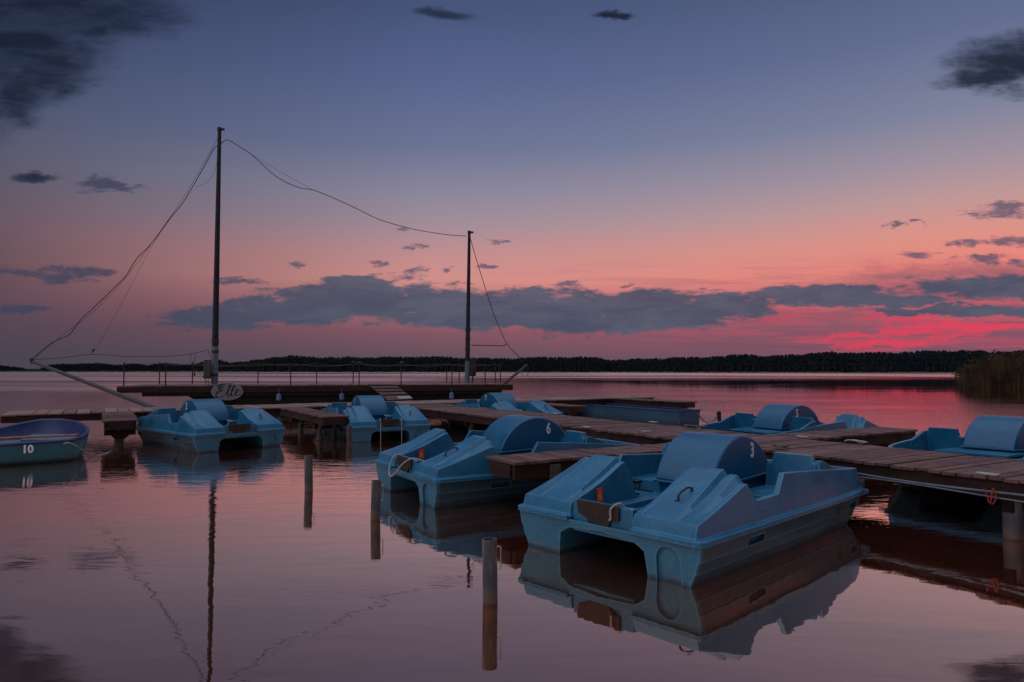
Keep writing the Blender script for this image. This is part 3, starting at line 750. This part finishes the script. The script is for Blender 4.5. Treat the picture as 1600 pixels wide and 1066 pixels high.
# scuffs on the near boat: a tarry smear and a square drain cover on its right side
b = MB(); b.box((3.06-.36-1.86, -1.0, .20), (3.06-.26-1.86, -.975, .27)); b.build('drain_cover', 'black_plastic', boat_objs[0], bevel=.008)
def rope(name, pts, r, m, label, cat='rope', n=6, grp=None):
    b = MB(); b.tube(smoothpts(pts, n), r, 8); o = b.build(name, m); return tag(o, label, cat, grp)
rope('mooring_rope', [bl(0, .3, .80, .42), bl(0, .16, .84, .50), bl(0, .10, .86, .545), bl(0, .03, .90, .50), bl(0, .035, .905, .42), bl(0, .03, .92, .40)], .009, 'rope_white', 'short frayed white rope hanging over the black bow plate of boat 3', 'rope')
rope('mooring_rope', [bl(0, .55, .86, .43), bl(0, .75, .92, .44), bl(0, .95, .84, .43), bl(0, .9, .75, .45), bl(0, .7, .76, .44)], .009, 'rope_white', 'white rope lying in the footwell of boat 3', 'rope')
rope('mooring_rope', [bl(1, .12, 1.30, .53), bl(1, .02, 1.34, .50), bl(1, -.05, 1.32, .34), bl(1, -.08, 1.2, .26), bl(1, -.07, 1.05, .32), bl(1, -.03, .92, .45), bl(1, .06, .80, .535), bl(1, .2, .70, .50)], .009, 'rope_white', 'white rope looped across the bow plate of boat 6', 'rope')
for l, zz in ((1.30, 0), (.78, 0)):
    rope('mooring_rope', [bl(3, .12, l, .54), bl(3, .03, l, .50), bl(3, .01, l, .30), bl(3, .0, l, .0), bl(3, .0, l, -.3)], .008, 'rope_white', ('left' if l > 1 else 'right')+' one of the two white ropes hanging from the bow of boat 1', 'rope')

# ------------------------------------------------------------------ rowing boat number 10
def rowing_boat():
    root = empty('rowing_boat', (-9.2, 13., 0))
    rim = [(-120, 700, 11.3), (-60, 697, 11.7), (0, 694, 12.0), (60, 690, 12.35), (110, 686.5, 12.7), (128, 682, 13.0), (137, 676, 13.4), (139, 670, 13.8), (133, 663, 14.3), (118, 657.5, 14.8), (95, 654.5, 15.1),
           (65, 655, 15.2), (30, 661, 15.0), (0, 668, 14.7), (-60, 681, 14.1), (-110, 692, 13.3), (-135, 698, 12.4)]
    P = [at(*q) for q in rim]; cen = sum(P, Vector())/len(P); O = Vector(root.location)
    def lerpc(p, k, z): 
        q = cen+(p-cen)*k; return Vector((q.x, q.y, z))-O
    def ring(k, zf): return [lerpc(p, k, zf(p)) for p in P]
    n = len(P)
    out = MB(); out.loft([ring(1.0, lambda p: p.z-.045), ring(.985, lambda p: p.z*.62), ring(.95, lambda p: p.z*.25), ring(.90, lambda p: .0), ring(.80, lambda p: -.12)], True, False)
    hull = out.build('hull', 'teal_hull', root, ang=60)
    i_ = MB(); i_.loft([ring(.955, lambda p: p.z-.012), ring(.93, lambda p: p.z*.60), ring(.88, lambda p: p.z*.30+.05)], True, False); i_.build('inner_shell', 'purple_gelcoat', root, ang=60)
    fl = MB(); fl.loft([ring(.89, lambda p: .20), ring(.89, lambda p: .17)], True, True); fl.build('floor', 'grey_gelcoat', root)
    rm = MB(); rm.loft([[lerpc(p, 1.012, p.z-.05), lerpc(p, 1.018, p.z-.01), lerpc(p, 1.0, p.z+.008), lerpc(p, .965, p.z+.008), lerpc(p, .95, p.z-.02)] for p in P+[P[0]]], True, False)
    rm.build('gunwale', 'purple_gelcoat', root, ang=50)
    def plank(p0, p1, w, th, name, m):
        a, c = p0-O, p1-O; d = (c-a).normalized(); s = Vector((-d.y, d.x, 0))*w; b = MB(); up = Vector((0, 0, th))
        b.loft([[q-s, q+s, q+s+up, q-s+up] for q in (a, c)]); b.build(name, m, root, bevel=.006)
    plank(at(-80, 690, 12.6), at(122, 681, 13.15), .10, .03, 'thwart', 'seat_wood')
    # stern locker seat
    b = MB(); q = [at(32, 676, 13.5), at(120, 674, 13.5), at(126, 668, 14.0), at(100, 664, 14.6), at(50, 668, 14.5)]
    zt = .34; b.loft([[Vector((p.x, p.y, .19))-O for p in q], [Vector((p.x, p.y, zt))-O for p in q]]); b.build('locker_seat', 'grey_gelcoat', root, bevel=.02)
    # number on the near side
    a = at(28, 702, 12.13); c = at(58, 700, 12.30); dx = (c-a); dx.z = 0; ang = math.atan2(dx.y, dx.x)
    pos = at(43, 702, 12.24)-O+Vector((math.sin(ang), -math.cos(ang), 0))*.045
    M = Matrix.Translation(pos) @ Matrix.Rotation(ang, 4, 'Z') @ Matrix.Rotation(R(80), 4, 'X')
    text_mesh('10', .19, 'white_paint', 'number', hull, M, .9, .016)
    tag(root, 'teal rowing boat with purple inside and a white 10, cut off by the left edge', 'rowing boat')
rowing_boat()
rope('mooring_rope', [at(100, 693, 12.5), at(108, 692, 12.45), at(120, 697, 12.9), at(135, 707, 13.3), on_z(150, 710.5, .01), on_z(165, 708.5, .01), at(176, 704, 14.6), at(183, 702, 14.75)], .010, 'rope_white', 'thin rope from rowing boat 10 to the pile of the short finger jetty', 'rope')

# ------------------------------------------------------------------ long blue punt
def punt():
    L, W = 7.8, .95
    s0 = AN(15.8, 15.1)         # near right corner of transom, at the waterline
    # axis parallel to the main jetty
    c = on_z(1060, 663); root = empty('punt', (c.x, c.y, 0), math.atan2(V.y, V.x)+.01)     # x along the boat, away from the viewer; y negative = to the right
    st = [(0, 1., 0), (.15, 1.03, 0), (3.2, 1.08, 0), (5.6, 1., .02), (7.2, .8, .08), (7.8, .6, .16)]
    def sec(f, k0, k1):
        out = []
        for s, k, rise in st: out.append(f(s, k, rise))
        return out
    h = MB(); yc = -W/2
    def q(s, y, z): return Vector((s, yc+y, z))
    secs = []
    for s, k, r_ in st:
        w = W/2*k; x = s
        tz = .41+r_*.5
        secs.append([q(x+(.04), -w*.86, -.12+r_), q(x+.02, -w*.93, .13+r_*.6), q(x+.015, -w*.965, .14+r_*.6), q(x, -w, tz), q(x, -w+.03, tz), q(x+.05, -w*.86+.03, .05+r_), q(x+.05, w*.86-.03, .05+r_), q(x, w-.03, tz), q(x, w, tz), q(x+.015, w*.965, .14+r_*.6), q(x+.02, w*.93, .13+r_*.6), q(x+.04, w*.86, -.12+r_)])
    h.loft(secs); h.build('hull', 'punt_hull', root, ang=25)
    t = MB(); t.prism([(-W/2+.0, .41), (-W/2*.86, -.12), (W/2*.86, -.12), (W/2, .41)], lambda a, z, tt: Vector((tt, yc+a, z)), -.02, .035); t.build('transom', 'punt_hull', root, bevel=.01)
    g = MB()
    for sg in (-1, 1):
        g.loft([[q(s-.03 if i == 0 else s, sg*(W/2*k+.03), .395+r_*.5), q(s-.03 if i == 0 else s, sg*(W/2*k+.03), .43+r_*.5), q(s-.03 if i == 0 else s, sg*(W/2*k-.05), .43+r_*.5), q(s-.03 if i == 0 else s, sg*(W/2*k-.05), .395+r_*.5)] for i, (s, k, r_) in enumerate(st)])
    g.box((-.04, yc-W/2-.03, .394), (.05, yc+W/2+.03, .432)); g.build('gunwale', 'purple_gelcoat', root, bevel=.008)
    for s in (1.0, 2.9, 4.8):
        b = MB(); b.box((s, yc-W/2+.03, .30), (s+.26, yc+W/2-.03, .33)); b.build('thwart', 'grey_gelcoat', root, bevel=.005)
    tag(root, 'long low blue punt with purple rim lying beyond the jetty', 'punt')
    return c
pc = punt()
rope('mooring_rope', [at(1090, 646, 21.3), at(1095, 652, 21.3), at(1103, 660, 21.35), at(1110, 661.5, 21.4), at(1117, 657, 21.4), at(1120, 653, 21.42)], .012, 'rope_dark', 'dark slack rope from the punt to the dark post, lower of the two')
rope('mooring_rope', [at(1090, 644.5, 21.3), at(1092, 650, 21.3), at(1098, 657, 21.35), at(1106, 659.5, 21.4), at(1116, 656, 21.4), at(1119, 650, 21.42), at(1120, 645, 21.42)], .010, 'rope_dark', 'dark slack rope from the punt to the dark post, upper of the two')

# ------------------------------------------------------------------ raft with two masts
def raft():
    A = on_z(183, 603.6, 1.05); B = on_z(801, 600.4, 1.05)
    ax = (B-A); Lr = ax.length; ang = math.atan2(ax.y, ax.x)
    root = empty('masted_raft', (A.x, A.y, 0), ang); M = Matrix.Translation((A.x, A.y, 0)) @ Matrix.Rotation(ang, 4, 'Z'); Mi = M.inverted()
    def loc(px, py, off):       # point under pixel on the vertical plane 'off' metres behind the front edge
        d = ray(px, py); o = Mi @ Vector((0, 0, CAM_H)); dd = Mi.to_3x3() @ d; t = (off-o.y)/dd.y; return o+dd*t
    D = 1.05; W = 3.4
    b = MB(); p = 0.
    rnd = random.Random(5)
    while p < Lr:
        w = .16; b.box((p+.005, -.0, D-.03), (min(p+w-.005, Lr), W, D+rnd.uniform(-.003, .003)), tone=rnd.random(), grain=lambda q: Vector((q.x*12, q.y, q.z))); p += w
    b.build('planking', 'deck_wood', root, smooth=False)
    b = MB(); b.box((-.0, -.05, D-.27), (Lr, -.004, D-.034), grain=lambda q: Vector((q.x*.6, q.y, q.z*9))); b.box((0, W+.004, D-.27), (Lr, W+.05, D-.034)); b.build('edge_beam', 'beam_wood', root, smooth=False)
    b = MB(); b.box((.9, 0, D-.42), (Lr-.5, W, D-.275)); b.build('under_frame', 'hull_tar', root)
    h = MB(); x0 = loc(293, 617, 0).x; x1 = loc(784, 609, 0).x
    h.loft([[Vector((x, y, z)) for x, z in ((x0, D-.43), (x1, D-.43), (x1-.55, .3), (x1-.9, -.25), (x0+1.1, -.25), (x0+.5, .3))] for y in (.12, W-.12)])
    h.build('hull', 'hull_tar', root, bevel=.02)
    def mast(pxb, pyb, pxt, pyt, off, r0, r1, bands):
        a = loc(pxb, pyb, off); t = loc(pxt, pyt, off); a.z = D
        b = MB(); b.tube([a, a.lerp(t, .28), t], [r0, r0*.92, r1], 16); m = b.build('mast', 'mast_paint', root)
        b = MB(); b.tube([t-Vector((0, 0, .02)), t+Vector((0, 0, .12))], r1*1.25, 12); b.box(t+Vector((0, -.03, .02)), t+Vector((.20, .03, .10))); b.build('mast_head', 'canvas_dark', m)
        b = MB(); b.tube([a, a.lerp(t, .15)], [r0*1.05, r0*1.0], 16); b.build('mast_sleeve', 'grey_gelcoat', m)
        for k, w in bands:
            q = a.lerp(t, k); b = MB(); b.tube([q-Vector((0, 0, w)), q+Vector((0, 0, w))], r0*1.1, 16); b.build('band', 'canvas_dark', m)
        b = MB(); b.box(a-Vector((.2, .2, .0)), a+Vector((.2, .2, .03))); b.build('foot_plate', 'steel', m)
        return a, t
    m1 = mast(335, 599, 343, 204, 1.0, .135, .075, [(.17, .09), (.13, .05), (.04, .05)])
    m2 = mast(730, 597.5, 733.2, 365, 1.2, .115, .065, [(.36, .05), (.30, .04), (.23, .04)])
    def spar(p0, p1, r0, r1, name, m_):
        b = MB(); b.tube([p0, p0.lerp(p1, .5), p1], [r0, (r0+r1)/2, r1], 14); s = b.build(name, m_, root)
        return s
    bs0 = loc(322, 667, -2.0); bs1 = loc(50, 565, .2)
    lo = loc(240, 637.5, -1.6)
    s1 = spar(lo+(lo-bs1).normalized()*1.4, bs1, .10, .062, 'bowsprit', 'bowsprit_metal')
    b = MB(); b.tube([bs1+Vector((.02, 0, -.08)), bs1+Vector((-.02, 0, .12))], .07, 10); b.build('end_fitting', 'canvas_dark', s1)
    e0 = loc(790, 598, .6); e1 = loc(824, 570, .6); s2 = spar(e0+(e0-e1)*.15, e1, .07, .055, 'bowsprit', 'bowsprit_metal')
    # cables and light strings
    def cable(pts, r=.012, off=1.0, n=5, m_='canvas_dark'):
        P = [loc(x, y, off if len(q) == 0 else q[0]) for x, y, *q in pts]
        b = MB(); b.tube(smoothpts(P, n), r, 6); b.build('rigging_line', m_, root)
    k = .016
    cable([(341, 228, 1.), (334, 233), (318, 262), (302, 290), (285, 318, .9), (267, 340, .8), (248, 366, .8), (232, 386, .7), (214, 404, .7), (196, 432, .6), (180, 448, .5), (165, 463, .5), (145, 482, .5), (125, 501, .4), (108, 523, .3), (84, 534, .3), (64, 549, .2), (52, 561, .2)], k)
    cable([(341, 215, 1.), (300, 287, 1.), (267, 338, .8), (200, 430, .7), (145, 488, .5), (100, 522, .3), (52, 561, .2)], .007, n=3)
    cable([(340, 250, 1.), (334, 270), (322, 286), (306, 292)], .006, n=4)
    cable([(267, 340, .8), (240, 380, .8), (200, 455, .7), (165, 520, .7), (146, 550, .7)], .005, n=3)
    cable([(54, 562, .2), (100, 559, .4), (145, 554, .7), (210, 557.5, .8), (280, 555.5, .9), (326, 547, 1.)], .012)
    cable([(147, 545, .7), (144, 551, .7)], .03, n=2)
    cable([(345, 225, 1.), (351, 220), (357, 219), (372, 228), (392, 241), (410, 257), (425, 271), (445, 284), (470, 294), (489, 297), (520, 309), (555, 325), (590, 342), (625, 353, 1.1), (660, 361, 1.2), (700, 367, 1.2), (729, 369, 1.2)], k)
    cable([(392, 241, 1.), (430, 264), (460, 281), (489, 297)], .006, n=3)
    cable([(735, 373, 1.2), (745, 408), (755, 440), (765, 472), (775, 500), (788, 530, 1.), (792, 537, .9), (800, 547, .8), (813, 560, .6), (820, 572, .6)], k)
    cable([(736, 539.5, 1.2), (788, 540.5, 1.)], .022, n=2)
    cable([(788, 540, 1.), (792, 537, .9)], .02, n=2)
    cable([(818, 573, .6), (815, 582), (819, 588), (825, 585), (825, 574)], .012)
    cable([(300, 553, .9), (297, 562), (300, 570), (303, 574), (304, 583)], .010); cable([(305, 553, .9), (304, 562), (301, 572)], .010)
    cable([(304, 583, .9), (304, 587, .9)], .04, n=2)
    cable([(306, 575, .9), (316, 588, .9), (324, 598, .9)], .008); cable([(326, 547, 1.), (327, 553), (329, 560)], .01)
    # railing posts, front and rear row, ropes between them
    fr = [193.3, 258.6, 301, 454, 561, 626.7, 706, 758]; bk = [249, 300.5, 403, 494.7, 551.8, 698, 717.6, 739, 774, 782]
    tops = {}
    for row, xs, off in (('f', fr, .12), ('b', bk, W-.15)):
        prev = None
        for px in xs:
            if row == 'f' and px in (301,): continue
            base = loc(px, 600, off); base.z = D
            hgt = .95 if row == 'f' else 1.0
            b = MB(); b.tube([base, base+Vector((0, 0, hgt))], .024, 8); po = b.build('railing_post', 'beam_wood', root)
            if px in (561, 626.7, 551.8):
                b = MB(); q = base+Vector((0, 0, hgt)); b.tube([q-Vector((.0, 0, .08)), q+Vector((.02, 0, .0)), q+Vector((0, 0, .07))], [.05, .11, .05], 8); b.build('rope_coil', 'canvas_dark', po)
            t = base+Vector((0, 0, hgt-.05))
            if prev is not None and (t-prev).length < 5.2:
                mid = (t+prev)/2-Vector((0, 0, .10 if px > 300 else .0)); b = MB(); b.tube(smoothpts([prev, mid, t], 5), .010, 6); b.build('rail_rope', 'rope_dark', root)
            prev = t
    # electrical cabinet by the mast, furled canvas on the second mast, fenders
    a = loc(325, 598, .8); b = MB(); b.box((a.x-.17, .7, D+.28), (a.x+.10, .9, D+1.0)); cbt = b.build('cabinet', 'cabinet_green', root, bevel=.02)
    b = MB(); b.box((a.x-.15, .682, D+.31), (a.x+.08, .699, D+.97)); b.build('cabinet_door', 'cabinet_green', cbt, bevel=.008)
    b = MB()
    for k_ in (-.1, .0): b.tube([(a.x+k_, .8, D+.28), (a.x+k_+.03, .8, D)], .012, 6)
    b.build('conduit', 'canvas_dark', cbt)
    a = loc(738, 595, 1.2); b = MB(); b.tube(smoothpts([(a.x, 1.2, D+.35), (a.x+.02, 1.2, D+.6), (a.x, 1.2, D+1.0), (a.x-.02, 1.2, D+1.22)], 4), [.08]+[.16]*11+[.07], 10); b.build('furled_canvas', 'canvas_dark', root)
    b = MB(); b.tube([(a.x, 1.2, D+.36), (a.x-.03, 1.2, D)], .02, 6); b.build('rigging_line', 'rope_dark', root)
    for px in (436, 534, 705):
        q = loc(px, 620, -.02); b = MB(); b.tube([(q.x, -.12, .42), (q.x, -.12, .46), (q.x, -.12, .66), (q.x, -.10, .70)], [.06, .10, .10, .03], 12); fd_ = b.build('fender', 'fender_blue', root)
        b = MB(); b.tube([(q.x, -.10, .70), (q.x, -.03, D-.1)], .012, 6); b.build('lanyard', 'rope_dark', fd_)
    # oval name board
    c = loc(355, 612, -.10); rx, rz = .62, .36; n = 40
    b = MB(); b.prism([(c.x+math.cos(2*math.pi*k_/n)*rx, c.z+math.sin(2*math.pi*k_/n)*rz) for k_ in range(n)], lambda x_, z_, t: Vector((x_, t, z_)), -.10, -.06)
    sg = b.build('name_board', 'sign_white', root, bevel=.006)
    strokes = [ # flowing capital E
        [(-.14, .21), (-.17, .16), (-.25, .15), (-.33, .20), (-.33, .27), (-.25, .29), (-.17, .27)],
        [(-.06, .25), (-.12, .29), (-.22, .25), (-.28, .16), (-.26, .08), (-.17, .04), (-.12, .05)],
        [(-.14, .05), (-.24, .02), (-.36, -.07), (-.38, -.18), (-.30, -.25), (-.18, -.22), (-.06, -.10), (.02, .02)],
        [(-.06, -.12), (.04, .02), (.13, .22), (.12, .27), (.07, .20), (.02, .0), (.01, -.16), (.05, -.19), (.12, -.10)],
        [(.08, -.14), (.18, .02), (.26, .20), (.25, .25), (.20, .18), (.15, .0), (.14, -.16), (.19, -.18), (.27, -.08)],
        [(.26, -.10), (.34, -.04), (.40, .03), (.38, .09), (.32, .05), (.28, -.06), (.30, -.15), (.37, -.17), (.46, -.09)]]
    lt = MB()
    for s_ in strokes:
        pp = smoothpts([(x_, 0, z_) for x_, z_ in s_], 8)
        secs = []
        for i in range(len(pp)):
            d_ = (pp[min(i+1, len(pp)-1)]-pp[max(i-1, 0)]).normalized(); nn = Vector((-d_.z, 0, d_.x))
            w = .014+.016*max(0, -d_.z*.8+.4*abs(d_.x))*(1 if abs(d_.z) > .3 else .6)
            q = Vector((c.x+pp[i].x*1.12, -.1025, c.z+pp[i].z*.98))
            secs.append([q-nn*w, q+nn*w, q+nn*w+Vector((0, .002, 0)), q-nn*w+Vector((0, .002, 0))])
        lt.loft(secs)
    lt.build('lettering', 'sign_ink', sg, smooth=False)
    tag(root, 'dark raft ship with two tall bare masts and an oval name board', 'raft')
    return loc, M, D
rloc, RM, RD = raft()

# gangway from the raft down to the walkway
def gangway():
    t0 = RM @ rloc(575, 599.5, -.02); t1 = RM @ rloc(617, 599.5, -.02); t0.z = t1.z = 1.075
    b0 = on_z(607, 626.5, DZ+.02); b1 = on_z(645, 624.6, DZ+.02)
    root = empty('gangway', (b0.x, b0.y, b0.z)); O = Vector(root.location)
    b = MB(); n = 15
    for i in range(n):
        f0, f1 = i/n+.006, (i+1)/n-.006
        q = [t0.lerp(b0, f0), t1.lerp(b1, f0), t1.lerp(b1, f1), t0.lerp(b0, f1)]
        q = [p-O for p in q]; up = Vector((0, 0, .03))
        b.add(q+[p+up for p in q], [(0, 1, 2, 3), (4, 5, 6, 7), (0, 1, 5, 4), (1, 2, 6, 5), (2, 3, 7, 6), (3, 0, 4, 7)], tone=.2, grain=lambda w: w*4)
    b.build('planking', 'deck_wood', root, smooth=False)
    b = MB()
    for i in (2, 5, 8, 11):
        f0, f1 = i/n+.02, i/n+.05; q = [t0.lerp(b0, f0), t1.lerp(b1, f0), t1.lerp(b1, f1), t0.lerp(b0, f1)]; q = [p-O+Vector((0, 0, .032)) for p in q]; up = Vector((0, 0, .03))
        b.add(q+[p+up for p in q], [(0, 1, 2, 3), (4, 5, 6, 7), (0, 1, 5, 4), (1, 2, 6, 5), (2, 3, 7, 6), (3, 0, 4, 7)], tone=.0)
    b.build('cleat_strips', 'beam_wood', root, smooth=False)
    b = MB()
    for f in (.06, .94):
        a, c = t0.lerp(t1, f)-O, b0.lerp(b1, f)-O; b.tube([a-Vector((0, 0, .05)), c-Vector((0, 0, .02))], .04, 6)
    b.build('side_rail', 'beam_wood', root)
    q = [b0.lerp(t0, .02).lerp(b1.lerp(t1, .02), .45), b1.lerp(t1, .02), b1.lerp(t1, .14), b0.lerp(t0, .14).lerp(b1.lerp(t1, .14), .45)]
    q = [p-O+Vector((0, 0, .036)) for p in q]; b = MB(); b.add(q+[p+Vector((0, 0, .006)) for p in q], [(0, 1, 2, 3), (4, 5, 6, 7), (0, 1, 5, 4), (1, 2, 6, 5), (2, 3, 7, 6), (3, 0, 4, 7)])
    b.build('end_plate', 'steel', root, smooth=False)
    tag(root, 'sloping wooden gangway with cleats leading up to the raft', 'gangway')
gangway()

# ------------------------------------------------------------------ loose ropes on the jetty
def coil(px, py, label, m, r=.006, w=.16, z=DZ, seed=1):
    rnd = random.Random(seed); c = on_z(px, py, z+.02); pts = []
    for i in range(22):
        a = i*.95+rnd.uniform(-.8, .8); rr = w*rnd.uniform(.15, 1.)
        pts.append(c+V*(-math.cos(a)*rr*1.5)+U*(math.sin(a)*rr*.5)+Vector((0, 0, rnd.uniform(0, .045))))
    rope('rope_coil', pts, r, m, label, 'rope', 4)
coil(1003, 676, 'tangled grey rope on the near jetty edge between boats 3 and 6', 'rope_white', seed=2, w=.14)
coil(1338, 692.5, 'tangled white rope on the jetty beside the boat cut off by the right edge', 'rope_white', seed=3, w=.13)
coil(1218, 700, 'dark rope coil on the jetty behind the stern of boat 3', 'rope_dark', .008, .13, seed=4)
coil(1080, 668, 'dark tangled rope on the far jetty edge near the punt', 'rope_dark', .010, .26, seed=6)
pp = [at(1537, 763, 6.9), at(1541, 772, 6.88), at(1546, 786, 6.86), at(1549, 778, 6.86), at(1551, 764, 6.9)]
rope('red_cord', pp+[at(1554, 767, 6.88), at(1556, 778, 6.86), at(1551, 788, 6.85), at(1547, 784, 6.86)], .0065, 'rope_red', 'red cord hanging below the jetty edge by the pile at the right')
